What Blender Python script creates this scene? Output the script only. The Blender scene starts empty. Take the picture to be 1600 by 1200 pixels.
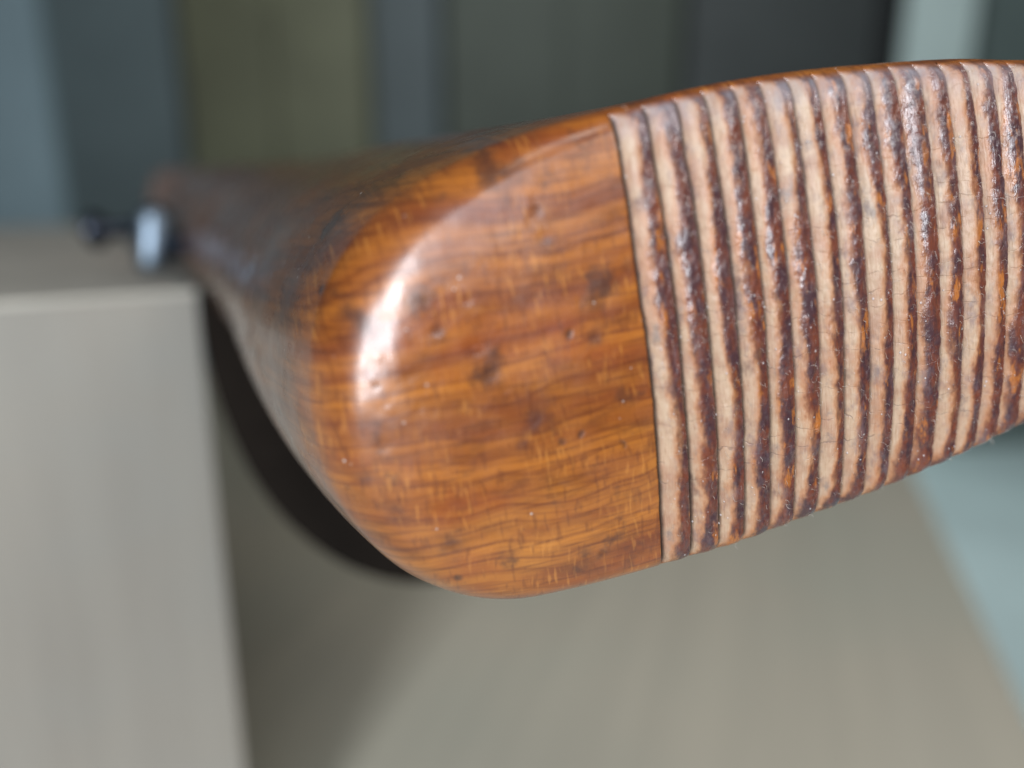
import bpy, math
import numpy as np
from mathutils import Matrix, Vector

C = bpy.context.scene.collection
SC = bpy.context.scene

# ------------------------------------------------------------------ camera, world, lamps, exposure
PITCH = math.radians(14.5)
CAM = np.array([0.0, 0.0, 1.0])              # metres; table top at 0.75
F = 1209.0                                    # focal length in pixels of the 1600 px wide photograph
RX = np.array([1.0, 0, 0]); UY = np.array([0, math.sin(PITCH), math.cos(PITCH)]); FZ = np.array([0, math.cos(PITCH), -math.sin(PITCH)])
def W(v):
    "camera-frame vector (right, up, forward) -> world point"
    v = np.asarray(v, float)
    return CAM + v[..., 0:1]*RX + v[..., 1:2]*UY + v[..., 2:3]*FZ
def ray(px, py):
    return np.array([(px-800)/F, (600-py)/F, 1.0])
def at_depth(px, py, z):
    return W(ray(px, py)*z)
def on_height(px, py, z):
    d = W(ray(px, py))-CAM
    return CAM + d*((z-CAM[2])/d[2])
def on_y(px, py, y):
    d = W(ray(px, py))-CAM
    return CAM + d*((y-CAM[1])/d[1])

cam = bpy.data.cameras.new('camera'); co = bpy.data.objects.new('camera', cam); C.objects.link(co)
co.location = CAM; co.rotation_euler = (math.pi/2-PITCH, 0, 0)
cam.sensor_width = 36; cam.lens = 36*F/1600; cam.clip_start = .004; cam.clip_end = 100
cam.dof.use_dof = True; cam.dof.focus_distance = 0.0775; cam.dof.aperture_fstop = 7.2
SC.camera = co

w = bpy.data.worlds.new("World"); SC.world = w; w.use_nodes = True
w.node_tree.nodes['Background'].inputs[0].default_value = (.72, .80, .86, 1)
w.node_tree.nodes['Background'].inputs[1].default_value = .075

def area(name, loc, target, size, power, col, shape='DISK', size_y=None, label=None):
    L = bpy.data.lights.new(name, 'AREA'); L.shape = shape; L.size = size
    if size_y: L.size_y = size_y
    L.energy = power; L.color = col
    o = bpy.data.objects.new(name, L); C.objects.link(o)
    loc = Vector(loc); o.location = loc
    o.rotation_euler = (Vector(target)-loc).to_track_quat('-Z', 'Y').to_euler()
    return o
AIM = (0, .1, .97)
BUTT = np.array([0, .03, .07])
def lamp_pos(d, dist):
    "a point seen from the butt in camera-frame direction d"
    d = np.array(d, float); return W(BUTT+d/np.linalg.norm(d)*dist)
area('ceiling_lamp', lamp_pos((.15, .78, -.62), 1.5), AIM, .50, 2.6, (1, .95, .88))
area('window_light', lamp_pos((.15, .16, -.97), 1.4), AIM, .80, 6.5, (.86, .90, 1), 'RECTANGLE', .70)
area('side_lamp', lamp_pos((.66, .42, -.66), 1.5), AIM, .55, 7.5, (1, .95, .90))
area('bulb_lamp', lamp_pos((-.27, -.11, -1), 1.35), AIM, .31, 29, (.93, .95, 1), 'RECTANGLE', .72)
area('background_fill', (0, 1.5, 2.0), (0, 3.0, 1.35), .8, 11, (.90, .96, 1))  # added fill from an unseen source, brightens the back wall
sp = bpy.data.lights.new('floor_fill', 'SPOT'); sp.energy = 60; sp.spot_size = math.radians(75); sp.spot_blend = .6; sp.color = (.92, 1, 1); sp.shadow_soft_size = .08  # fill light added to brighten the floor, no visible fixture
so_ = bpy.data.objects.new('floor_fill', sp); C.objects.link(so_); so_.location = (1.3, 1.5, 2.4)
so_.rotation_euler = (Vector((1.5, 1.9, 0))-so_.location).to_track_quat('-Z', 'Y').to_euler()

SC.view_settings.view_transform = 'Standard'; SC.view_settings.look = 'None'
SC.view_settings.exposure = -0.22; SC.view_settings.gamma = 1
SC.cycles.use_denoising = True

# ------------------------------------------------------------------ node helper
class NT:
    def __init__(s, name):
        s.m = bpy.data.materials.new(name); s.m.use_nodes = True
        s.t = s.m.node_tree; s.t.nodes.clear()
        s.out = s.t.nodes.new('ShaderNodeOutputMaterial')
    def n(s, typ, **kw):
        nd = s.t.nodes.new(typ)
        for k, v in kw.items():
            if k.startswith('i_'): s.set(nd, k[2:], v)
            else: setattr(nd, k, v)
        return nd
    def set(s, nd, key, v):
        key = int(key) if key.isdigit() else key.replace('_', ' ')
        if isinstance(v, bpy.types.NodeSocket): s.t.links.new(v, nd.inputs[key])
        else:
            if isinstance(v, tuple) and len(v) == 3 and nd.inputs[key].type == 'RGBA': v = (*v, 1)
            nd.inputs[key].default_value = v
    def coord(s): return s.n('ShaderNodeTexCoord').outputs['Object']
    def attr(s, name): return s.n('ShaderNodeAttribute', attribute_name=name).outputs['Fac']
    def map(s, v, scale=(1, 1, 1), loc=(0, 0, 0), rot=(0, 0, 0)):
        return s.n('ShaderNodeMapping', i_Vector=v, i_Scale=scale, i_Location=loc, i_Rotation=rot).outputs[0]
    def noise(s, v, scale=1., detail=3, rough=.5, dist=0.):
        return s.n('ShaderNodeTexNoise', i_Vector=v, i_Scale=scale, i_Detail=detail, i_Roughness=rough, i_Distortion=dist).outputs[0]
    def math(s, op, a, b=0., c=0., clamp=False):
        nd = s.n('ShaderNodeMath', operation=op, use_clamp=clamp)
        s.set(nd, '0', a); s.set(nd, '1', b); s.set(nd, '2', c); return nd.outputs[0]
    def ramp(s, v, a, b, lo=0., hi=1., smooth=True):
        nd = s.n('ShaderNodeMapRange', interpolation_type='SMOOTHSTEP' if smooth else 'LINEAR')
        s.set(nd, '0', v); s.set(nd, '1', a); s.set(nd, '2', b); s.set(nd, '3', lo); s.set(nd, '4', hi); return nd.outputs[0]
    def mix(s, f, a, b, mode='MIX'):
        nd = s.n('ShaderNodeMix', data_type='RGBA', blend_type=mode, clamp_factor=True)
        s.set(nd, '0', f)
        for k, v in ((6, a), (7, b)): s.set(nd, str(k), v)
        return nd.outputs[2]
    def bump(s, h, strength, dist, normal=None):
        nd = s.n('ShaderNodeBump', i_Height=h, i_Strength=strength, i_Distance=dist)
        if normal is not None: s.set(nd, 'Normal', normal)
        return nd.outputs[0]
    def bsdf(s, **kw):
        nd = s.n('ShaderNodeBsdfPrincipled')
        for k, v in kw.items(): s.set(nd, k, v)
        s.t.links.new(nd.outputs[0], s.out.inputs[0]); return s.m

def simple(name, col, rough=.6, var=.15, scale=8., metallic=0., stretch=(1, 1, 1)):
    t = NT(name); v = t.map(t.coord(), stretch)
    n1 = t.noise(v, scale, 4, .6)
    c = t.mix(t.ramp(n1, .3, .7), tuple(x*(1-var) for x in col), tuple(min(1, x*(1+var)) for x in col))
    return t.bsdf(Base_Color=c, Roughness=rough, Metallic=metallic, Normal=t.bump(n1, .2, .002))

# varnished wood; object coordinates are metres in the stock's own frame (x along the butt, y across its thickness, z into the stock)
def varnished_wood(t, v):
    "returns colour, bump height"
    warp = t.noise(t.map(v, (1, 1, .25)), 26, 3, .5)
    y = t.n('ShaderNodeSeparateXYZ', i_Vector=v)
    warp2 = t.noise(t.map(v, (1, 1, .3), (3, 1, 2)), 80, 2, .5)
    u = t.math('ADD', y.outputs[1], t.math('MULTIPLY', warp, .014))
    u = t.math('ADD', u, t.math('MULTIPLY', warp2, .0016))
    u = t.math('ADD', u, t.math('MULTIPLY', y.outputs[2], .12))
    uc = t.n('ShaderNodeCombineXYZ', i_X=u).outputs[0]
    rings = t.noise(uc, 1250, 3, .6)
    fine = t.noise(t.map(v, (110, 1900, 25)), 1, 3, .6)
    broad = t.noise(uc, 260, 2, .5)
    patch = t.noise(t.map(v, (.6, 1.3, .35), (7, 2, 1)), 75, 4, .6)
    c = t.mix(t.ramp(broad, .38, .60), (.37, .122, .015), (.19, .048, .009))
    mot = t.noise(t.map(v, (.8, 1.6, .3), (2, 9, 4)), 230, 4, .65)
    c = t.mix(t.ramp(mot, .48, .70, 0, .65), c, (.120, .034, .008))
    c = t.mix(t.ramp(patch, .45, .72, 0, .75), c, (.46, .175, .022))
    c = t.mix(t.ramp(rings, .45, .70, 0, .72), c, (.125, .028, .006))
    c = t.mix(t.ramp(fine, .48, .70, 0, .60), c, (.095, .022, .006))
    red = t.noise(t.map(v, (.5, 1, .35), (1, 9, 4)), 110, 3, .6)
    c = t.mix(t.ramp(red, .50, .72, 0, .45), c, (.235, .042, .010))
    # medullary flecks: short light dashes across the growth rings
    fl = t.noise(t.map(v, (2600, 520, 60)), 1, 1, .4, .2)
    fz = t.noise(t.map(v, (1, 1, .4), (5, 5, 5)), 150, 2, .5)
    flm = t.math('MULTIPLY', t.ramp(fl, .54, .74), t.ramp(fz, .42, .62, 0, .36))
    c = t.mix(flm, c, (.58, .24, .045))
    fd = t.noise(t.map(v, (1900, 420, 60), (3, 3, 3)), 1, 1, .4, .2)
    c = t.mix(t.math('MULTIPLY', t.ramp(fd, .58, .70), .40), c, (.11, .026, .006))
    dirt = t.noise(t.map(v, (1, 1, .5), (11, 3, 8)), 190, 4, .62)
    c = t.mix(t.ramp(dirt, .56, .72, 0, .8), c, (.055, .020, .012))
    return c, rings

def wood_smooth():
    t = NT('varnished_wood'); v = t.coord()
    c, rings = varnished_wood(t, v)
    c = t.mix(t.math('MULTIPLY', t.attr('stain'), .6), c, (.045, .014, .012))
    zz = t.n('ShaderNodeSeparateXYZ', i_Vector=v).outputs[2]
    wall_shade = t.math('ADD', zz, t.math('MULTIPLY', t.noise(t.map(v, (1, 1, .3), (9, 4, 4)), 130, 3, .6), .012))  # shade of the side walls, painted into the colour by depth
    c = t.mix(t.math('MULTIPLY', t.ramp(wall_shade, .0095, .024), t.ramp(zz, .20, .27, 1, .15)), c, t.mix(.70, c, (.030, .018, .011)))
    du = t.n('ShaderNodeTexVoronoi', i_Vector=v, i_Scale=520.).outputs['Distance']
    dm = t.math('MULTIPLY', t.ramp(du, .05, .10, 1, 0), t.ramp(t.noise(v, 260, 1, .5), .57, .62))
    c = t.mix(t.math('MULTIPLY', dm, .8), c, (.60, .56, .52))
    pits = t.n('ShaderNodeTexVoronoi', i_Vector=t.map(v, (1, 1, .6)), i_Scale=330., i_Randomness=1.).outputs['Distance']
    gate = t.noise(t.map(v, (1, 1, 1), (2, 6, 4)), 210, 1, .5)
    pit = t.math('MULTIPLY', t.ramp(pits, .07, .22, 1, 0), t.ramp(gate, .56, .63))
    lump = t.noise(v, 420, 3, .6); grain = t.noise(t.map(v, (2200, 500, 60)), 1, 2, .5)
    h = t.math('ADD', t.math('MULTIPLY', lump, .5), t.math('MULTIPLY', grain, .22))
    h = t.math('ADD', h, t.math('MULTIPLY', rings, .16))
    h = t.math('SUBTRACT', h, t.math('MULTIPLY', pit, .9))
    h = t.math('ADD', h, t.math('MULTIPLY', t.noise(v, 1700, 2, .6), .10))
    c = t.mix(t.math('MULTIPLY', pit, .75), c, (.035, .015, .012))
    nb = t.bump(h, .55, .00022)
    coatn = t.bump(h, .16, .0002)
    smear = t.noise(t.map(v, (1, 1, 1), (4, 1, 1)), 120, 4, .6)
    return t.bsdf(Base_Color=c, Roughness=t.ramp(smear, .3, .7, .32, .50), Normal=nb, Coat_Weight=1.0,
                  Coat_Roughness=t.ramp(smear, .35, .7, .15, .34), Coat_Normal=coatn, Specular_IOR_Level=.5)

def wood_rib():
    t = NT('cut_rib_wood'); v = t.coord()
    ph = t.attr('phase'); fade = t.attr('fade'); rnd = t.attr('wear')
    base, rings = varnished_wood(t, v)
    # where the cutter bared the wood: from the crease to about half of the rib, its border wandering
    edge = t.noise(t.map(v, (1, .40, 1)), 240, 5, .6)
    edge2 = t.noise(t.map(v, (1, .5, 1), (9, 9, 9)), 1100, 3, .6)
    p = t.math('ADD', ph, t.math('MULTIPLY', t.math('SUBTRACT', edge, .5), .95))
    p = t.math('ADD', p, t.math('MULTIPLY', t.math('SUBTRACT', edge2, .5), .40))
    p = t.math('ADD', p, t.math('MULTIPLY', t.math('SUBTRACT', t.noise(t.map(v, (1.3, .5, 1), (5, 5, 8)), 120, 2, .5), .5), .75))
    p = t.math('ADD', p, rnd)
    eb = t.attr('end_low'); et = t.attr('end_top')
    p = t.math('ADD', p, t.math('MULTIPLY', eb, .34))
    red = t.ramp(p, .33, .58); orange = t.ramp(p, .20, .44)
    # bare wood
    fib = t.noise(t.map(v, (9000, 700, 400)), 1, 3, .6)
    blot = t.noise(t.map(v, (1, .8, 1), (2, 2, 2)), 420, 3, .6)
    tan = t.mix(t.ramp(blot, .35, .68), (.475, .345, .235), (.37, .225, .15))
    tan = t.mix(t.ramp(t.noise(t.map(v, (1, .6, 1), (7, 7, 1)), 130, 3, .6), .45, .7, 0, .55), tan, (.40, .20, .12))
    tan = t.mix(t.ramp(fib, .50, .70, 0, .45), tan, (.30, .16, .085))
    tan = t.mix(t.ramp(fib, .28, .42, .45, 0), tan, (.57, .46, .35))
    # growth lines crossing every rib
    sx = t.n('ShaderNodeSeparateXYZ', i_Vector=v)
    w1 = t.noise(v, 160, 3, .6); w2 = t.noise(v, 1500, 2, .6)
    ln = t.math('ADD', sx.outputs[1], t.math('MULTIPLY', w1, .0045))
    ln = t.math('ADD', ln, t.math('MULTIPLY', w2, .00035))
    lines = t.noise(t.n('ShaderNodeCombineXYZ', i_X=ln).outputs[0], 2100, 2, .6)
    brk = t.noise(t.map(v, (1, 1, 1), (8, 1, 5)), 900, 2, .6)
    lm = t.math('MULTIPLY', t.ramp(lines, .60, .66), t.ramp(brk, .38, .58))
    tan = t.mix(t.math('MULTIPLY', lm, .45), tan, (.13, .085, .075))
    grey = t.noise(t.map(v, (1, .7, 1), (1, 4, 2)), 260, 5, .7)
    tan = t.mix(t.ramp(grey, .55, .72, 0, .75), tan, (.17, .14, .13))
    # old finish left on the crest
    n1 = t.noise(t.map(v, (1, .5, 1), (6, 1, 3)), 700, 4, .65)
    n2 = t.noise(t.map(v, (1.6, .5, 1), (3, 8, 3)), 480, 4, .6)
    crest = t.mix(t.ramp(n1, .38, .62), (.150, .040, .020), (.055, .023, .028))
    crest = t.mix(t.ramp(n2, .56, .66, 0, .85), crest, (.42, .14, .025))
    crest = t.mix(t.ramp(grey, .58, .74, 0, .7), crest, (.10, .085, .10))
    crest = t.mix(t.ramp(fib, .50, .66, 0, .5), crest, (.045, .016, .012))
    c = t.mix(t.math('MULTIPLY', orange, .75), tan, (.40, .165, .065))
    c = t.mix(red, c, crest)
    veil = t.noise(t.map(v, (1, .5, 1), (3, 3, 9)), 330, 5, .7)
    c = t.mix(t.ramp(veil, .52, .70, 0, .60), c, (.145, .105, .115))
    stn = t.noise(t.map(v, (1, .6, 1), (12, 3, 9)), 210, 4, .65)
    c = t.mix(t.ramp(stn, .56, .70, 0, .75), c, (.095, .045, .042))
    c = t.mix(t.math('MULTIPLY', et, t.ramp(veil, .35, .60, .15, .65)), c, (.38, .38, .42))  # bluish sheen of the upper rib ends, painted into the colour
    # dirt in the crease
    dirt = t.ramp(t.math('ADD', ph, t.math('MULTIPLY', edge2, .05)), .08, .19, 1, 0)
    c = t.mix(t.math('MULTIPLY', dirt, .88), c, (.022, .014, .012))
    # flecks of dust and lifted fibre
    fl = t.n('ShaderNodeTexVoronoi', i_Vector=t.map(v, (1, .8, 1)), i_Scale=1500.).outputs['Distance']
    fg = t.noise(v, 500, 2, .6)
    fm = t.math('MULTIPLY', t.ramp(fl, .10, .20, 1, 0), t.ramp(fg, .56, .62))
    c = t.mix(t.math('MULTIPLY', fm, .65), c, (.62, .58, .58))
    c = t.mix(fade, base, c)
    gl = t.math('MULTIPLY', red, fade)
    lump = t.noise(t.map(v, (1, .7, 1)), 950, 3, .55)
    h = t.math('ADD', t.math('MULTIPLY', lump, t.ramp(red, 0, 1, .35, 1.)), t.math('MULTIPLY', fib, .28))
    h = t.math('SUBTRACT', h, t.math('MULTIPLY', lm, .30))
    h = t.math('ADD', h, t.math('MULTIPLY', fm, .5))
    h = t.math('ADD', h, t.math('MULTIPLY', t.math('MULTIPLY', t.noise(t.map(v, (1.3, .8, 1)), 2600, 2, .6), red), .20))
    nb = t.bump(h, .62, .00024)
    ng = t.math('SUBTRACT', 1., fade)
    gloss = t.math('MAXIMUM', gl, ng)
    return t.bsdf(Base_Color=c, Roughness=t.ramp(gloss, 0, 1, .44, .36), Normal=nb,
                  Coat_Weight=t.math('MULTIPLY', gloss, .9), Coat_Roughness=t.ramp(lump, .3, .7, .14, .32),
                  Coat_Normal=nb)

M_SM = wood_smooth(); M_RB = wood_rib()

# ------------------------------------------------------------------ object helpers
def mesh_obj(name, verts, faces, mat, parent=None, smooth=True, attrs=None, matrix=None):
    me = bpy.data.meshes.new(name)
    verts = np.asarray(verts, float)
    me.from_pydata(verts.tolist(), [], [list(map(int, f)) for f in faces]); me.update()
    if mat: me.materials.append(mat)
    if smooth: me.shade_smooth()
    for k, a in (attrs or {}).items():
        at = me.attributes.new(k, 'FLOAT', 'POINT'); at.data.foreach_set('value', np.asarray(a, np.float32))
    o = bpy.data.objects.new(name, me); C.objects.link(o)
    if parent: o.parent = parent
    if matrix is not None: o.matrix_local = matrix
    return o
def empty(name, loc, label, cat, group=None):
    o = bpy.data.objects.new(name, None); C.objects.link(o); o.location = loc; o.empty_display_size = .02
    o['label'] = label; o['category'] = cat
    if group: o['group'] = group
    return o
def bevel(o, wd, seg=2):
    m = o.modifiers.new('bevel', 'BEVEL'); m.width = wd; m.segments = seg; m.limit_method = 'ANGLE'; return o
def box_vf(x0, x1, y0, y1, z0, z1):
    v = [(x, y, z) for z in (z0, z1) for y in (y0, y1) for x in (x0, x1)]
    f = [(0, 2, 3, 1), (4, 5, 7, 6), (0, 1, 5, 4), (2, 6, 7, 3), (0, 4, 6, 2), (1, 3, 7, 5)]
    return v, f
def prism_vf(poly, z0, z1):
    n = len(poly)
    v = [(p[0], p[1], z0) for p in poly]+[(p[0], p[1], z1) for p in poly]
    f = [tuple(range(n))[::-1], tuple(range(n, 2*n))]+[(i, (i+1) % n, (i+1) % n+n, i+n) for i in range(n)]
    return v, f

# ------------------------------------------------------------------ the setting
def sheet(name, x0, x1, y0, y1, z, mat):
    o = mesh_obj(name, [(x0, y0, z), (x1, y0, z), (x1, y1, z), (x0, y1, z)], [(0, 1, 2, 3)], mat, smooth=False)
    o['kind'] = 'structure'; return o
WALL_Y = 3.0
sheet('floor', -5, 5, -3, WALL_Y, 0.0, simple('teal_floor_paint', (0.720, 0.880, 0.880), .5, .12, 1.2))
wv, wf = box_vf(-5, 5, WALL_Y, WALL_Y+.1, 0, 3)
o = mesh_obj('back_wall', wv, wf, simple('dark_wall_paint', (0.083, 0.102, 0.093), .8, .2, .8), smooth=False); o['kind'] = 'structure'

def cabinet(name, px0, px1, dy, mat, label, cat, height, leanpx=0, panels=1):
    "tall furniture standing on the floor against the wall, placed between two sight lines; body > doors with a recessed panel"
    a = on_y(px0, 150, WALL_Y-dy); b = on_y(px1, 150, WALL_Y-dy)
    wd = b[0]-a[0]
    e = empty(name, ((a[0]+b[0])/2, WALL_Y-dy/2-.004, 0), label, cat)
    v, f = box_vf(-wd/2, wd/2, -dy/2, dy/2, .0, height)
    bevel(mesh_obj('body', v, f, mat, e, smooth=False), .006)
    dw = wd/panels
    for k in range(panels):
        v, f = box_vf(-wd/2+k*dw+.006, -wd/2+(k+1)*dw-.006, -dy/2-.02, -dy/2-.002, .08, height-.03)
        d = bevel(mesh_obj('door', v, f, mat, e, smooth=False), .004)
    return e
m_bluegrey = simple('blue_grey_paint', (0.121, 0.158, 0.164), .55, .15, 1.5)
m_olive = simple('olive_paint', (0.110, 0.112, 0.066), .6, .2, 2.0)
m_slate = simple('slate_paint', (0.068, 0.088, 0.092), .6, .2, 2.0)
m_pale = simple('pale_paint', (0.696, 0.828, 0.792), .5, .10, 1.5)
m_green = simple('dark_green_paint', (0.051, 0.061, 0.046), .65, .25, 1.4)
cabinet('pale_cabinet', -420, 72, .30, simple('pale_blue_paint', (0.315, 0.420, 0.465), .5, .1, 2), 'pale blue grey cabinet at the left end of the dark back wall', 'cabinet', 2.3, panels=2)
cabinet('blue_cabinet', 84, 286, .24, m_bluegrey, 'dark blue grey cabinet beside the olive one on the back wall', 'cabinet', 2.2)
cabinet('olive_cabinet', 292, 575, .30, m_olive, 'olive green wardrobe against the back wall above the gunstock', 'wardrobe', 2.3, panels=2)
cabinet('slate_cabinet', 582, 690, .12, m_slate, 'narrow slate coloured locker right of the olive wardrobe', 'locker', 2.2)
cabinet('green_cabinet', 698, 1060, .14, m_green, 'dark green door pair in the middle of the back wall', 'cabinet', 2.25, panels=2)
cabinet('gap_strip', 1364, 1396, .13, simple('gap_black', (.006, .007, .008), .5, .1, 2), 'thin black upright strip just left of the pale post', 'post', 2.35)  # black strip added for the dark gap left of the pale post
cabinet('slate_board', 1068, 1358, .10, simple('charcoal_paint', (0.060, 0.067, 0.066), .7, .2, 1.2), 'wide charcoal panelled cupboard left of the pale upright post', 'cupboard', 2.25, panels=1)
cabinet('door_post', 1402, 1506, .16, m_pale, 'pale grey green upright post behind the grooved end of the stock', 'post', 2.4)
cabinet('grey_cabinet', 1514, 2100, .10, simple('grey_green_paint', (0.158, 0.203, 0.192), .6, .15, 2), 'grey green cupboard at the right edge beyond the pale post', 'cupboard', 2.3, panels=2)

# table
TZ = .75
c1 = on_height(1640, 1185, TZ); c2 = on_height(1430, 740, TZ)
dv = (c2-c1)/np.linalg.norm(c2-c1); far = c1+dv*1.02*np.linalg.norm(c2-c1)*1.35; near = c1-dv*.5
back = min(far[1], .84)
far = c1+dv*((back-c1[1])/dv[1])
side = np.array([-dv[1], dv[0], 0])*1.25
poly = [tuple(near[:2]), tuple(far[:2]), tuple((far+side)[:2]), tuple((near+side)[:2])]
def table_mat():
    t = NT('pale_table_wood'); v = t.map(t.coord(), rot=(0, 0, -math.atan2(-dv[0], dv[1])))
    s = t.noise(t.map(v, (60, 3, 3)), 1, 4, .6); b = t.noise(v, 6, 3, .5)
    c = t.mix(t.ramp(s, .35, .65), (.66, .62, .50), (.61, .575, .465))
    c = t.mix(t.ramp(b, .35, .65, 0, .5), c, (.56, .58, .48))
    pl = t.noise(t.map(v, (14, .5, 1), (.3, 0, 0)), 1, 1, .5)
    c = t.mix(t.ramp(pl, .5, .7, 0, .25), c, (.63, .60, .50))
    return t.bsdf(Base_Color=c, Roughness=.6)
cen = np.mean(np.array(poly), 0)
te = empty('table', (cen[0], cen[1], 0), 'pale wooden table under the box, its slanting edge at lower right', 'table')
v, f = prism_vf([(p[0]-cen[0], p[1]-cen[1]) for p in poly], TZ-.03, TZ)
bevel(mesh_obj('table_top', v, f, table_mat(), te, smooth=False), .003)
for p in poly:
    q = (np.array(p)-cen)*.9
    v, f = box_vf(q[0]-.025, q[0]+.025, q[1]-.025, q[1]+.025, 0, TZ-.032)
    mesh_obj('leg', v, f, table_mat() if False else m_pale, te, smooth=False)

# pale box the rifle rests on
corner = at_depth(305, 452, .213); BZ = corner[2]
lf = on_height(0, 471, BZ)
dl = (lf-corner)[:2]; dl /= np.linalg.norm(dl)
db = np.array([dl[1], -dl[0]]);
if db[1] < 0: db = -db
def box_mat():
    t = NT('pale_box_board'); v = t.coord()
    s = t.noise(t.map(v, (60, 60, 5)), 1, 4, .6); b = t.noise(v, 12, 4, .6)
    c = t.mix(t.ramp(s, .3, .7), (.275, .262, .228), (.245, .232, .202))
    c = t.mix(t.ramp(b, .4, .7, 0, .5), c, (.25, .255, .235))
    return t.bsdf(Base_Color=c, Roughness=.7, Normal=t.bump(s, .2, .001))
BL, BD, BH = .46, .40, BZ-TZ
P = [corner[:2], corner[:2]+dl*BL, corner[:2]+dl*BL+db*BD, corner[:2]+db*BD]
bc = np.mean(P, 0)
be = empty('box', (bc[0], bc[1], TZ), 'pale plain box carrying the rifle, its upright corner left of the stock', 'box')
ang = math.atan2(db[1], db[0])-math.pi/2
be.rotation_euler[2] = ang
mb = box_mat()
th = .0018
v, f = box_vf(-BL/2, BL/2, -BD/2, BD/2, .001, BH-th-.0005)
def tube_box(): # four walls
    vs = []; fs = []
    for (x0, x1, y0, y1) in ((-BL/2, BL/2, -BD/2, -BD/2+th), (-BL/2, BL/2, BD/2-th, BD/2)):
        pass
names = ((-BL/2, BL/2, -BD/2, -BD/2+th), (-BL/2, BL/2, BD/2-th, BD/2), (-BL/2, -BL/2+th, -BD/2+th, BD/2-th), (BL/2-th, BL/2, -BD/2+th, BD/2-th))
for q in names:
    v, f = box_vf(*q, .001, BH-th)
    mesh_obj('side_panel', v, f, mb, be, smooth=False)
v, f = box_vf(-BL/2-.0005, BL/2+.0005, -BD/2-.0005, BD/2+.0005, BH-th, BH)
bevel(mesh_obj('lid', v, f, simple('pale_lid_board', (.42, .41, .36), .7, .12, 20), be, smooth=False), .0006)

# ------------------------------------------------------------------ the rifle stock
fa, fb, fphi, KS, T0 = .26996, -.25509, .14823, 4.762, -.00409
c0 = .068
n = np.array([-fa, -fb, 1.]); n /= np.linalg.norm(n)
S = np.array([1., 0, 0]); S = S-n*(S@n); S /= np.linalg.norm(S); T = np.cross(n, S)
S, T = S*math.cos(fphi)+T*math.sin(fphi), None
T = np.cross(n, S)
if T[1] < 0: T = -T
P0 = np.array([0, 0, c0])
KL = 2.4
def sag(t, s):
    return KS*(t-T0)**2-.0005+KL*np.clip(.009-s, 0, .03)**2
def unproj(px, py, off=0.):
    d = ray(px, py); h = 0.
    for _ in range(40):
        lam = (P0@n+h+off)/(d@n); p = d*lam-P0; s = p@S; t = p@T; h = sag(t, s)
    return s, t
# value noise
rng = np.random.default_rng(7)
TAB = rng.random((256, 256))
def vnoise(x, y):
    xi = np.floor(x).astype(int); yi = np.floor(y).astype(int); fx = x-xi; fy = y-yi
    fx = fx*fx*(3-2*fx); fy = fy*fy*(3-2*fy)
    g = lambda a, b: TAB[a % 256, b % 256]
    return (g(xi, yi)*(1-fx)+g(xi+1, yi)*fx)*(1-fy)+(g(xi, yi+1)*(1-fx)+g(xi+1, yi+1)*fx)*fy-.5
def fbm(x, y, o=3):
    r = 0; a = 1
    for k in range(o): r = r+a*vnoise(x*2**k+17*k, y*2**k+5*k); a *= .5
    return r

TOPPX = [(1600, 93), (1500, 91), (1400, 96), (1300, 104), (1200, 116), (1100, 133), (1000, 156), (900, 182), (800, 214), (700, 258), (610, 313), (548, 375), (506, 450), (484, 530)]
BOTPX = [(480, 610), (492, 690), (525, 775), (578, 845), (640, 893), (710, 920), (790, 929), (900, 911), (1040, 875), (1140, 846), (1240, 808), (1320, 779), (1400, 747), (1500, 703), (1600, 655)]
def Rof(s): # size of the rounded edge
    return   .0024+.0020*np.clip((.012-s)/.024, 0, 1)
def crown(s, dist):
    "the near end is crowned towards its rim"
    return 24*np.clip(.0085*np.clip((.012-s)/.022, 0, 1)-dist, 0, None)**2
pts = []
for q in TOPPX+BOTPX:
    s_ = unproj(*q)[0]; pts.append(unproj(*q, off=Rof(s_)*.8+crown(s_, 0)))
pts = np.array(pts)
SE = .118
sr = pts[0, 0]
ext_top = [(SE+.004, .004), (SE, .0115), (SE-.008, .0158), (.095, .0180), (.080, .0192)]
ext_bot = [(.080, pts[-1, 1]+.0012), (.095, -.0100), (SE-.008, -.0075), (SE, -.0035)]
ctrl = np.array(ext_top+pts.tolist()+ext_bot)
def catmull(P, per=40):
    N = len(P); out = []
    for i in range(N):
        p0, p1, p2, p3 = P[i-1], P[i], P[(i+1) % N], P[(i+2) % N]
        # centripetal
        t0 = 0; t1 = t0+np.linalg.norm(p1-p0)**.5; t2 = t1+np.linalg.norm(p2-p1)**.5; t3 = t2+np.linalg.norm(p3-p2)**.5
        for tt in np.linspace(t1, t2, per, endpoint=False):
            A1 = (t1-tt)/(t1-t0)*p0+(tt-t0)/(t1-t0)*p1; A2 = (t2-tt)/(t2-t1)*p1+(tt-t1)/(t2-t1)*p2; A3 = (t3-tt)/(t3-t2)*p2+(tt-t2)/(t3-t2)*p3
            B1 = (t2-tt)/(t2-t0)*A1+(tt-t0)/(t2-t0)*A2; B2 = (t3-tt)/(t3-t1)*A2+(tt-t1)/(t3-t1)*A3
            out.append((t2-tt)/(t2-t1)*B1+(tt-t1)/(t2-t1)*B2)
    return np.array(out)
OUT = catmull(ctrl)
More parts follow.
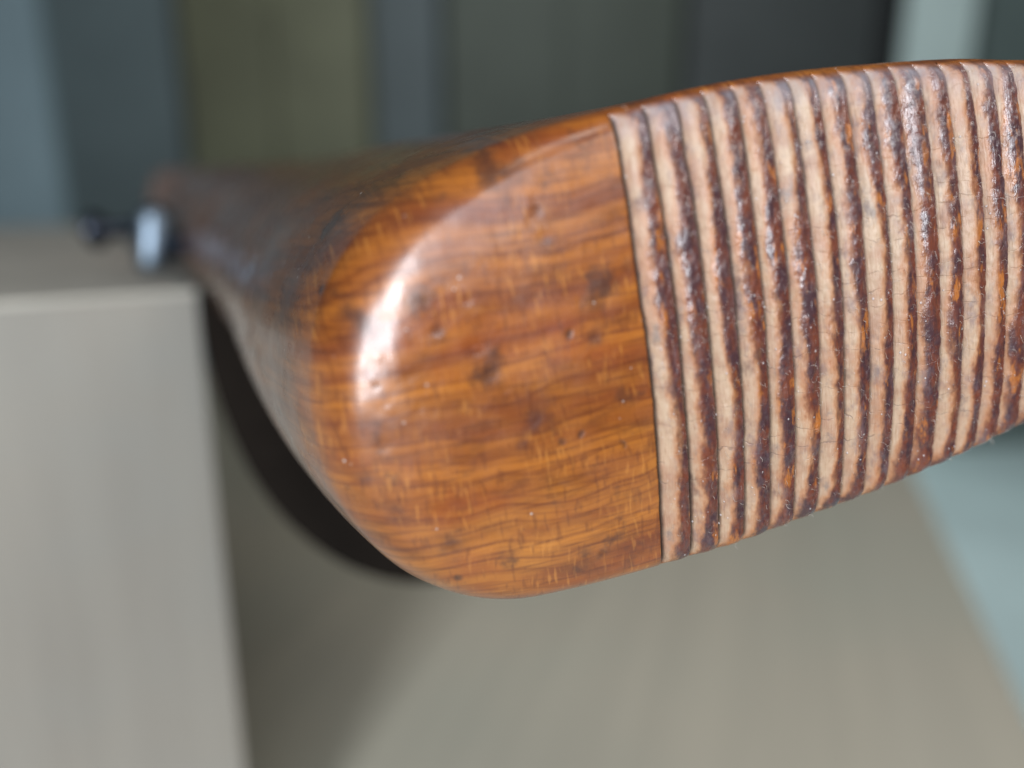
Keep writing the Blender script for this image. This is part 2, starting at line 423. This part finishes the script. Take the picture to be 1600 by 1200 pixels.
# light smoothing
for _ in range(60): OUT = .5*OUT+.25*(np.roll(OUT, 1, 0)+np.roll(OUT, -1, 0))
SCN, SCR = .004, .104       # where the fans start
iL = int(np.argmin(OUT[:, 0])); iR = int(np.argmax(OUT[:, 0]))
a_, b_ = OUT, OUT
k = np.arange(len(OUT))
order = np.roll(k, -iR)      # starts at right tip, runs over the top to the left and back underneath
m = list(order).index(iL)
topc = OUT[order[:m+1]]; botc = OUT[order[m:]]
def top_t(s): return np.interp(s, topc[::-1, 0], topc[::-1, 1])
def bot_t(s): return np.interp(s, botc[:, 0], botc[:, 1])
def mid_t(s): return .5*(top_t(s)+bot_t(s))
# groove creases
CR = np.array([12.97, 16.14, 19.21, 22.08, 25.0, 27.8, 30.62, 33.38, 36.24, 39.0, 41.78, 44.53, 47.31, 50.0, 52.6, 55.25])*1e-3
CR = np.concatenate([CR, CR[-1]+np.cumsum(np.full(17, .0026))])
NR = len(CR)-1
# column positions: each rib gets columns of its own, starting and ending in its creases
def ribcols(i, m_): 
    q = np.linspace(0, 1, m_)
    return q
cols = [np.linspace(SCN, CR[0], 70)]
rib_ranges = []
cnt = 70
phases = [np.full(70, -1.)]
for i in range(NR):
    mm = 36 if CR[i] < .062 else 14
    g = np.linspace(0, 1, mm)
    g = g+.0*g
    cols.append(CR[i]+(CR[i+1]-CR[i])*g); phases.append(g)
    rib_ranges.append((cnt, cnt+mm)); cnt += mm
cols.append(np.linspace(CR[-1], SCR, 30)[0:]); phases.append(np.full(30, -1.)); cnt += 30
S_ = np.concatenate(cols); PH = np.concatenate(phases)
# rib index per column
RIB = np.full(len(S_), -1); 
for i, (a, b) in enumerate(rib_ranges): RIB[a:b] = i
def crease_shift(i, t):   # hand-cut: every crease wanders a little
    return .00013*fbm(t*220+i*3.7, np.full_like(t, i*7.3), 3)+.00005*vnoise(t*1800, np.full_like(t, i*3.1+.5))
def row_samples(L, R, n1=14, n2=100):
    th = np.linspace(0, math.pi/2, n1, endpoint=False)
    a = R*(1-np.cos(th)); a[0] = 0
    return np.concatenate([a, np.linspace(R, L, n2)])
DG = .00095
DPX = [(745, 545, .75, .13), (768, 585, .6, .12), (682, 518, .45, .10), (832, 655, .8, .14), (815, 690, .4, .08), (928, 527, .45, .10), (702, 848, .75, .14), (566, 748, .5, .10),
       (598, 700, .5, .09), (850, 372, .5, .10), (838, 330, .4, .08), (640, 590, .4, .07), (960, 545, .3, .07), (790, 610, .35, .07), (905, 470, .3, .06), (618, 800, .45, .09), (655, 640, .35, .07), (1000, 800, .3, .07), (940, 860, .35, .07), (610, 640, .35, -.06), (590, 560, .35, -.05), (730, 470, .4, .07), (880, 760, .4, .06)]
DENTS = [(*unproj(a, b), r*1e-3, d*1e-3) for a, b, r, d in DPX]
def dents(s, t):
    h = 0*s
    for (a, b, r, d) in DENTS:
        q = ((s-a)**2+((t-b)*1.15)**2)/(r*r)
        h = h+d*np.exp(-q*(1+.5*vnoise(s*1500+a*1e4, t*1500)))*(1-.55*np.exp(-q*4))
    return h
def stain(s, t):
    h = 0*s
    for (a, b, r, d) in DENTS:
        if d > 7.5e-5:
            q = ((s-a-.2*r)**2+((t-b+.3*r)*.9)**2)/(2.2*r)**2
            h = h+np.exp(-q*2)*(.75+1.6*vnoise(s*900+a*1e4, t*1300)+.8*vnoise(s*2500, t*2500))
    return np.clip(h, 0, 1)
def face_h(s, t, dist, R, xm):
    "depth into the wood of a face point at (s,t); dist = distance from the edge"
    x = np.clip(1-dist/R, 0, 1)
    h = sag(t, s)+R/xm*(1-np.sqrt(np.clip(1-(x*xm)**2, 0, 1)))
    h = h+crown(s, dist)
    h = h+.00010*fbm(s*260, t*260, 3)*np.clip(dist/.002, 0, 1)+dents(s, t)*np.clip(dist/.001, 0, 1)
    return h
A = np.array([-.44, .265, 1.0]); A /= np.linalg.norm(A)
AL = np.array([A@S, A@T, A@n])
def swell_f(ny, s):
    a = np.clip(ny/.6, 0, 1); a = a*a*(3-2*a)
    return (.10+.9*np.clip((.02-s)/.03, 0, 1))*(1-.65*a)
SW, SWL = .0034, .020
def slope_m(nx, ny, s):
    "outward slope of the side wall where it meets the rounded edge"
    return np.clip((AL[0]*nx+AL[1]*ny)/AL[2]+SW/SWL*swell_f(ny, s), 0, 2)
verts = []; at_phase = []; at_fade = []; at_wear = []
def groove(ph, s, t, ribi, fade):
    rise = np.sin(np.clip(ph/.62, 0, 1)*math.pi/2)**.75
    fall = np.where(ph > .90, np.sqrt(np.clip(1-((ph-.90)/.10)**2, 0, 1)), 1)
    g = rise*fall
    lum = .00016*fbm(t*900+ribi*11, s*1500, 3)*np.clip((ph-.45)*4, 0, 1)+.00008*fbm(t*2400+ribi*5, s*3000, 2)
    crown = .00030*np.sin(np.clip(ph, 0, 1)*math.pi)
    depth = DG*(1+.25*vnoise(np.full_like(t, ribi*2.3), t*140))
    return fade*(depth*(1-g)-lum*g-crown+.00010)
wearr = rng.normal(0, .085, NR+2); wearr[5] = -.0; wearr[4] += -.30*0
wearr[4] += .12; wearr[10] += .12; wearr[0] -= .10

def build_cols(sgn, cidx):
    "columns cidx on one half (sgn=+1 top, -1 bottom); returns arrays [col,row] of s,t,h,phase,fade,wear"
    s = S_[cidx]; tO = top_t(s) if sgn > 0 else bot_t(s); tC = mid_t(s)
    L = np.abs(tO-tC); R = Rof(s)*(1. if sgn > 0 else .85)
    A = [row_samples(L[j], R[j]) for j in range(len(s))]
    D = np.array(A)                                    # distance from edge
    t = tO[:, None]-sgn*D
    ph = np.repeat(PH[cidx][:, None], D.shape[1], 1)
    rb = RIB[cidx]
    ss = np.repeat(s[:, None], D.shape[1], 1).copy()
    # wander of creases (blend of the two bounding ones)
    for j in range(len(s)):
        if rb[j] >= 0:
            a = crease_shift(rb[j], t[j]); b = crease_shift(rb[j]+1, t[j])
            if rb[j] == NR-1: b = b*0
            if sgn: ss[j] = ss[j]+(a*(1-ph[j])+b*ph[j])*np.clip(D[j]/.001, 0, 1)
        elif s[j] <= CR[0]:
            ss[j] = ss[j]+crease_shift(0, t[j])*np.clip((s[j]-SCN)/(CR[0]-SCN), 0, 1)**2*np.clip(D[j]/.001, 0, 1)
    R2 = np.repeat(R[:, None], D.shape[1], 1)
    mm_ = slope_m(0., float(sgn), s)
    h = face_h(ss, t, D, R2, (1/np.sqrt(1+mm_**2))[:, None])
    if sgn > 0:
        e0 = .0004+.0002*vnoise(np.repeat((rb*5.3)[:, None], D.shape[1], 1), t*0)
        fade = np.clip((D-e0)/.0008, 0, 1)
    else:
        fade = np.clip((D-.0000)/.0009, 0, 1)
    fade = fade*fade*(3-2*fade)
    isr = (rb >= 0)[:, None]
    fade = np.where(isr, fade, 0)
    h = h+np.where(isr, groove(np.clip(ph, 0, 1), ss, t, rb[:, None], fade), 0)
    # smooth wood dips into the first crease at its last columns
    for j in range(len(s)):
        if rb[j] < 0 and s[j] <= CR[0]+1e-9 and CR[0]-s[j] < .00035:
            x = 1-(CR[0]-s[j])/.00035
            fd = np.clip((D[j]-(.0004 if sgn > 0 else 0))/.0008, 0, 1)
            h[j] += fd*(DG*1.0+.0001)*x**2.5
    wr = np.repeat(np.where(rb >= 0, wearr[np.clip(rb, 0, NR)], 0)[:, None], D.shape[1], 1)
    x = np.clip(1-D/.0035, 0, 1); z = np.zeros_like(D)
    return ss, t, h, ph, fade, wr, (x if sgn < 0 else z), (np.clip(1-D/.0042, 0, 1) if sgn > 0 else z)

def grid_faces(nc, nr, off, flip):
    f = []
    for i in range(nc-1):
        b = off+i*nr
        for j in range(nr-1):
            q = (b+j, b+j+1, b+nr+j+1, b+nr+j)
            f.append(q[::-1] if flip else q)
    return f

# frame of the stock in the world
def cam2world(v): return v[0]*RX+v[1]*UY+v[2]*FZ
org = W(P0)
Sw, Tw, Nw = cam2world(S), cam2world(T), cam2world(n)
if np.cross(Sw, Tw)@Nw < 0: print('left handed frame')
Mw = Matrix(((Sw[0], Tw[0], Nw[0], org[0]), (Sw[1], Tw[1], Nw[1], org[1]), (Sw[2], Tw[2], Nw[2], org[2]), (0, 0, 0, 1)))
base = W(np.array([-.10, .03, .25]))
rifle = empty('rifle', tuple(base), 'varnished brown wooden rifle lying across the box corner, grooved butt facing the camera', 'rifle')
def local(mat): return Matrix.Translation(-Vector(base)) @ mat
ML = local(Mw)
A = np.array([-.44, .265, 1.0]); A /= np.linalg.norm(A)
AL = np.array([A@S, A@T, A@n])

# --- butt stock mesh: smooth face part + side walls
V = []; FC = []; ST = []
def add(arrs):
    ss, t, h = arrs[:3]
    off = sum(len(x) for x in V)
    V.append(np.stack([ss.ravel(), t.ravel(), h.ravel()], 1)); ST.append(stain(ss.ravel(), t.ravel())); return off
c_left = np.arange(0, 70)
c_right = np.arange(len(S_)-30, len(S_))
for cidx in (c_left, c_right):
    for sg in (1, -1):
        a = build_cols(sg, cidx); off = add(a); FC += grid_faces(len(cidx), a[0].shape[1], off, sg < 0)
def ray_nrm(cx, cy, ang):
    rel = OUT-np.array([cx, cy]); th = np.arctan2(rel[:, 1], rel[:, 0]); o_ = np.argsort(th)
    tn = np.roll(OUT, -6, 0)-np.roll(OUT, 6, 0); nn = np.stack([tn[:, 1], -tn[:, 0]], 1); nn /= np.linalg.norm(nn, axis=1)[:, None]
    if (nn*rel).sum() < 0: nn = -nn
    th = th[o_]; nn = nn[o_]; th = np.concatenate([th-2*math.pi, th, th+2*math.pi])
    return [np.interp(ang, th, np.concatenate([nn[:, k_]]*3)) for k_ in (0, 1)]
def ray_outline(cx, cy, ang):
    "distance from (cx,cy) to the outline at each angle"
    rel = OUT-np.array([cx, cy]); th = np.arctan2(rel[:, 1], rel[:, 0]); r = np.hypot(rel[:, 0], rel[:, 1])
    o_ = np.argsort(th); th = th[o_]; r = r[o_]
    th = np.concatenate([th-2*math.pi, th, th+2*math.pi]); r = np.concatenate([r]*3)
    return np.interp(ang, th, r)
def fan(cx, a0, a1, n_):
    cy = float(mid_t(cx)); an = np.linspace(a0, a1, n_); Lr = ray_outline(cx, cy, an)
    ox = cx+np.cos(an)*Lr; oy = cy+np.sin(an)*Lr
    # blend edge radius continuously to that of the columns
    R = Rof(ox)*np.where(np.sin(an) > 0, 1., 1.-.15*np.clip(-np.sin(an), 0, 1))
    D = np.array([row_samples(Lr[j], R[j]) for j in range(n_)])
    rr = Lr[:, None]-D
    s = cx+np.cos(an)[:, None]*rr; t = cy+np.sin(an)[:, None]*rr
    nx = ray_nrm(cx, cy, an)
    mm_ = slope_m(nx[0], nx[1], ox)
    h = face_h(s, t, D, np.repeat(R[:, None], D.shape[1], 1), (1/np.sqrt(1+mm_**2))[:, None])
    return s, t, h
for cx, a0, a1, n_ in ((SCN, math.pi/2, 3*math.pi/2, 300), (SCR, -math.pi/2, math.pi/2, 60)):
    a = fan(cx, a0, a1, n_); off = add(a); FC += grid_faces(n_, a[0].shape[1], off, False)
# side wall ring: walk the outline once
ring = []
ct = np.concatenate([S_[:70:3], [S_[69]], [S_[a] for a, b in rib_ranges], S_[-30:]])
ct = np.unique(np.round(np.concatenate([S_[:70:2], np.concatenate([S_[a:b:6] for a, b in rib_ranges]), S_[-30:]]), 7))
topR = [(s, float(top_t(s)), Rof(s)) for s in ct[::-1]]
an = np.linspace(math.pi/2, 3*math.pi/2, 150)[1:-1]
cy = float(mid_t(SCN)); Lr = ray_outline(SCN, cy, an)
lf_ = [(SCN+math.cos(a)*l, cy+math.sin(a)*l, None) for a, l in zip(an, Lr)]
botR = [(s, float(bot_t(s)), Rof(s)*.85) for s in ct]
an2 = np.linspace(-math.pi/2, math.pi/2, 50)[1:-1]
cy2 = float(mid_t(SCR)); Lr2 = ray_outline(SCR, cy2, an2)
rt_ = [(SCR+math.cos(a)*l, cy2+math.sin(a)*l, None) for a, l in zip(an2, Lr2)]
lf_ = [(x, y, Rof(x)*(1. if math.sin(a) > 0 else 1-.15*min(1, -math.sin(a)))) for (x, y, _), a in zip(lf_, an)]
rt_ = [(x, y, Rof(x)*(1. if math.sin(a) > 0 else 1-.15*min(1, -math.sin(a)))) for (x, y, _), a in zip(rt_, an2)]
RG = np.array(topR+lf_+botR+rt_)
ns = len(RG)
xy = RG[:, :2]; tan_ = np.roll(xy, -3, 0)-np.roll(xy, 3, 0); nrm = np.stack([tan_[:, 1], -tan_[:, 0]], 1); nrm /= np.linalg.norm(nrm, axis=1)[:, None]
cenr = xy.mean(0)
if ((xy-cenr)*nrm).sum(1).mean() < 0: nrm = -nrm
for _ in range(10): nrm = .5*nrm+.25*(np.roll(nrm, 1, 0)+np.roll(nrm, -1, 0))
nrm /= np.linalg.norm(nrm, axis=1)[:, None]
mO = slope_m(nrm[:, 0], nrm[:, 1], xy[:, 0]); xmO = 1/np.sqrt(1+mO**2)
hO = sag(xy[:, 1], xy[:, 0])+crown(xy[:, 0], 0)+RG[:, 2]/xmO*(1-np.sqrt(np.clip(1-xmO**2, 0, 1)))
ds = np.concatenate([[0, .0003, .0008, .0015, .0025, .004, .006, .009, .012, .016], np.linspace(.02, .36, 60)])
swell_t = lambda d: SW*(1-np.exp(-d/SWL))
rings = []
left_w = np.clip((.02-xy[:, 0])/.03, 0, 1)     # 1 round the near end
for d in ds:
    q = np.clip((d-.02)/.27, 0, 1); q = q*q*(3-2*q)
    b = swell_t(d)*swell_f(nrm[:, 1], xy[:, 0])
    p = xy+nrm*b[:, None]
    anchor = np.array([-.012, .002])
    ks = 1-.66*q; kt = 1-.22*q
    p = anchor+(p-anchor)*np.array([ks, kt])
    rgt = np.clip((xy[:, 0]-.01)/.06, 0, 1)
    p[:, 1] *= np.where(p[:, 1] > 0, 1-rgt*min(.75, 10*d), 1-rgt*min(.30, 2.5*d)-.42*np.clip((d-.04)/.14, 0, 1)*np.clip(-p[:, 1]/.01, 0, 1)*np.clip((xy[:, 0]+.005)/.012, 0, 1))
    q2 = np.clip((d-.08)/.22, 0, 1); q2 = q2*q2*(3-2*q2)
    p = p+np.array([-.021, .008])*q2
    # far along, the section becomes rounder
    hh = hO*(1-q)+.006*q
    rings.append(np.concatenate([p, hh[:, None]], 1)+AL*d)
rings = np.array(rings)
off = sum(len(x) for x in V)
V.append(rings.reshape(-1, 3)); ST.append(np.zeros(len(V[-1])))
for i in range(len(ds)-1):
    for j in range(ns):
        j2 = (j+1) % ns
        FC.append((off+i*ns+j, off+i*ns+j2, off+(i+1)*ns+j2, off+(i+1)*ns+j))
FC.append([off+(len(ds)-1)*ns+j for j in range(ns)])
VV = np.concatenate(V)
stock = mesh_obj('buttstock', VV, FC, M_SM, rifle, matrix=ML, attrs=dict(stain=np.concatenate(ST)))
import bmesh
bm = bmesh.new(); bm.from_mesh(stock.data); bmesh.ops.remove_doubles(bm, verts=bm.verts, dist=2e-6)
bmesh.ops.recalc_face_normals(bm, faces=bm.faces); bm.to_mesh(stock.data); bm.free()
# --- ribs
RV = []
for i, (a, b) in enumerate(rib_ranges):
    cidx = np.arange(a, b)
    t_ = build_cols(1, cidx); u_ = build_cols(-1, cidx)
    arr = [np.concatenate([t_[k], u_[k][:, ::-1][:, 1:]], 1) for k in range(8)]
    nc, nr = arr[0].shape
    v = np.stack([arr[0].ravel(), arr[1].ravel(), arr[2].ravel()], 1)
    r = mesh_obj('rib', v, grid_faces(nc, nr, 0, False), M_RB, stock, attrs=dict(phase=arr[3].ravel(), fade=arr[4].ravel(), wear=arr[5].ravel(), end_low=arr[6].ravel(), end_top=arr[7].ravel()))
    RV.append((v, arr[3].ravel(), arr[4].ravel()))
# lifted wood fibres, finer than could be counted
rg = np.random.default_rng(3); fv = []; ff = []
for i, (v, ph_, fd_) in enumerate(RV[:20]):
    ok = np.where(((ph_ > .45) & (ph_ < .97) & (fd_ > .5)) | ((ph_ > .05) & (rg.random(len(ph_)) < .05)))[0]
    for j in rg.choice(ok, 42):
        a = rg.uniform(0, 2*math.pi); L_ = rg.uniform(.00025, .0008)*(1.6 if rg.random() < .1 else 1); cv = rg.normal(0, 1.3); r = rg.uniform(.000010, .000020)
        pts_ = []
        for k_ in range(5):
            u = k_/4; aa = a+cv*u
            pts_.append(v[j]+np.array([math.cos(aa)*L_*u, math.sin(aa)*L_*u*1.2, -.00003-.00018*math.sin(u*math.pi*.8)]))
        b0 = len(fv)
        for k_, q in enumerate(pts_):
            for m_ in range(3):
                an_ = m_*2.094; fv.append(q+np.array([math.cos(an_)*r, math.sin(an_)*r, math.cos(an_+1)*r]))
        for k_ in range(4):
            for m_ in range(3): ff.append((b0+k_*3+m_, b0+k_*3+(m_+1) % 3, b0+(k_+1)*3+(m_+1) % 3, b0+(k_+1)*3+m_))
fo = mesh_obj('wood_fibre', fv, ff, simple('pale_fibre', (.66, .58, .52), .35, .1, 900), stock); fo['kind'] = 'stuff'
# check the stock's lowest point above the box
wv = np.array([np.array(Mw @ Vector(x)) for x in rings[::3, ::5].reshape(-1, 3)])
inb = ((wv[:, :2]-corner[:2])@db > 0) & ((wv[:, :2]-corner[:2])@dl > 0)
import sys
for dd in (.06, .1, .14, .2, .25, .3, .36):
    k_ = int(np.argmin(abs(ds-dd))); q_ = np.array([np.array(Mw @ Vector(x)) for x in rings[k_, ::5]]); ib = ((q_[:, :2]-corner[:2])@db > 0)
    sys.stderr.write('CLEAR d %.2f z %.4f  in %d\n' % (dd, q_[:, 2].min()-BZ, ib.sum()))
sys.stderr.write('CLEAR %s\n' % ((wv[inb, 2].min()-BZ) if inb.any() else None))

# --- metal parts seen far out of focus beyond the wrist
def steel(name, col, rough):
    t = NT(name); v = t.coord(); n_ = t.noise(v, 300, 3, .6)
    return t.bsdf(Base_Color=col, Metallic=1., Roughness=t.ramp(n_, .3, .7, rough*.8, rough*1.3))
m_steel = steel('bright_steel', (.17, .22, .27), .40); m_blued = steel('blued_steel', (.05, .06, .08), .35)
def lathe(name, prof, mat, parent, p0, axis, seg=40):
    "prof: (distance along axis, radius)"
    axis = np.array(axis, float); axis /= np.linalg.norm(axis)
    u = np.cross(axis, [0, 0, 1.]) if abs(axis[2]) < .9 else np.cross(axis, [1., 0, 0]); u /= np.linalg.norm(u); w_ = np.cross(axis, u)
    v = []; f = []
    for k_, (d, r) in enumerate(prof):
        for j in range(seg):
            a = 2*math.pi*j/seg; v.append(np.array(p0)+axis*d+(u*math.cos(a)+w_*math.sin(a))*max(r, 1e-5)-base)
    for k_ in range(len(prof)-1):
        for j in range(seg):
            j2 = (j+1) % seg; f.append((k_*seg+j, k_*seg+j2, (k_+1)*seg+j2, (k_+1)*seg+j))
    f.append(tuple(range(seg))[::-1]); f.append(tuple(range((len(prof)-1)*seg, len(prof)*seg)))
    return mesh_obj(name, v, f, mat, parent)
KZ = .2215
kp = at_depth(237, 424, KZ); up = at_depth(243, 318, KZ)-kp; hgt = np.linalg.norm(up); R_ = .0054
prof = [(0, R_*.6), (.001, R_*.8), (.006, R_*.85), (hgt-R_, R_)]+[(hgt-R_+R_*math.sin(a), R_*math.cos(a)) for a in np.linspace(.15, math.pi/2, 8)]
knob = lathe('bolt_knob', prof, m_steel, rifle, kp, up)
hp = at_depth(222, 356, KZ+.002); he = at_depth(140, 360, KZ+.002); ax = he-hp; ln = np.linalg.norm(ax)
lathe('bolt_handle', [(0, .0022), (ln*.70, .0024), (ln*.75, .0046), (ln*.9, .0056), (ln, .0046), (ln+.0015, .0015)], m_blued, rifle, hp, ax)
hp = at_depth(255, 385, KZ); he = at_depth(350, 380, KZ+.004); ax = he-hp; ln = np.linalg.norm(ax)
lathe('bolt_stem', [(0, .0035), (ln, .0045)], m_blued, rifle, hp, ax)
bp = W(P0+A*.30+S*(-.006)+T*.004); be_ = W(P0+A*.85)
ax = be_-bp; ln = np.linalg.norm(ax)
lathe('receiver', [(0, .010), (.004, .014), (.16, .014), (.17, .010)], m_blued, rifle, W(P0+A*.33+S*(-.008)+T*.006), cam2world(A))
lathe('barrel', [(0, .009), (.35, .0075), (.351, .004)], m_blued, rifle, W(P0+A*.495+S*(-.008)+T*.006), cam2world(A))

# --- black band added as the crescent of shade behind the near end of the stock
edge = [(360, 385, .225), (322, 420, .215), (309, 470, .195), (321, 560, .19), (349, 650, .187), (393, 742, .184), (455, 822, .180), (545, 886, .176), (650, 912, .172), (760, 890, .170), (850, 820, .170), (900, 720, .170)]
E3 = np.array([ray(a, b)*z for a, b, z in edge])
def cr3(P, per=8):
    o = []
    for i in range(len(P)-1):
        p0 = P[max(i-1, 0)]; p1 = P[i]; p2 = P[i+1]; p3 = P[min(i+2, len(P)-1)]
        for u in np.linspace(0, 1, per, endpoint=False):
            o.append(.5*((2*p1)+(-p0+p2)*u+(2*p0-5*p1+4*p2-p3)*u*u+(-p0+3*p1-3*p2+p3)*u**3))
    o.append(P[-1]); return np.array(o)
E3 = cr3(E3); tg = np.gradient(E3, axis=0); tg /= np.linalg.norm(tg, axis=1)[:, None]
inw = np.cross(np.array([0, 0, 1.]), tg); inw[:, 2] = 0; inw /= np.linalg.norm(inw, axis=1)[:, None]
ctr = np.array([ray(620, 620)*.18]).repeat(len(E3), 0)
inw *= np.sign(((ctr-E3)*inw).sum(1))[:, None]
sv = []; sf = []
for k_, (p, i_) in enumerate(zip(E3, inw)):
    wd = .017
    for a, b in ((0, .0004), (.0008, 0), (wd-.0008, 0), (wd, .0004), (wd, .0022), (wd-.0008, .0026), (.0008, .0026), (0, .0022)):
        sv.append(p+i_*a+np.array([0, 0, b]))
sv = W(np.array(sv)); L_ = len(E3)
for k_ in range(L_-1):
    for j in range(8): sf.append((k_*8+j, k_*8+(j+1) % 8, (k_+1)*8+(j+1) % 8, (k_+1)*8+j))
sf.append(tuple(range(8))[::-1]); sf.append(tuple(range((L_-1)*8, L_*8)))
sb = W(E3[5])
m_shade_band = simple('shade_black', (.009, .007, .0055), .9, .2, 60)
m_shade_band.node_tree.nodes['Principled BSDF'].inputs['Specular IOR Level'].default_value = .08
so = mesh_obj('shade_band', sv-sb, sf, m_shade_band)
so.location = sb; so['label'] = 'black band added as the crescent of shade behind the rounded near end of the stock'; so['category'] = 'shade_band'
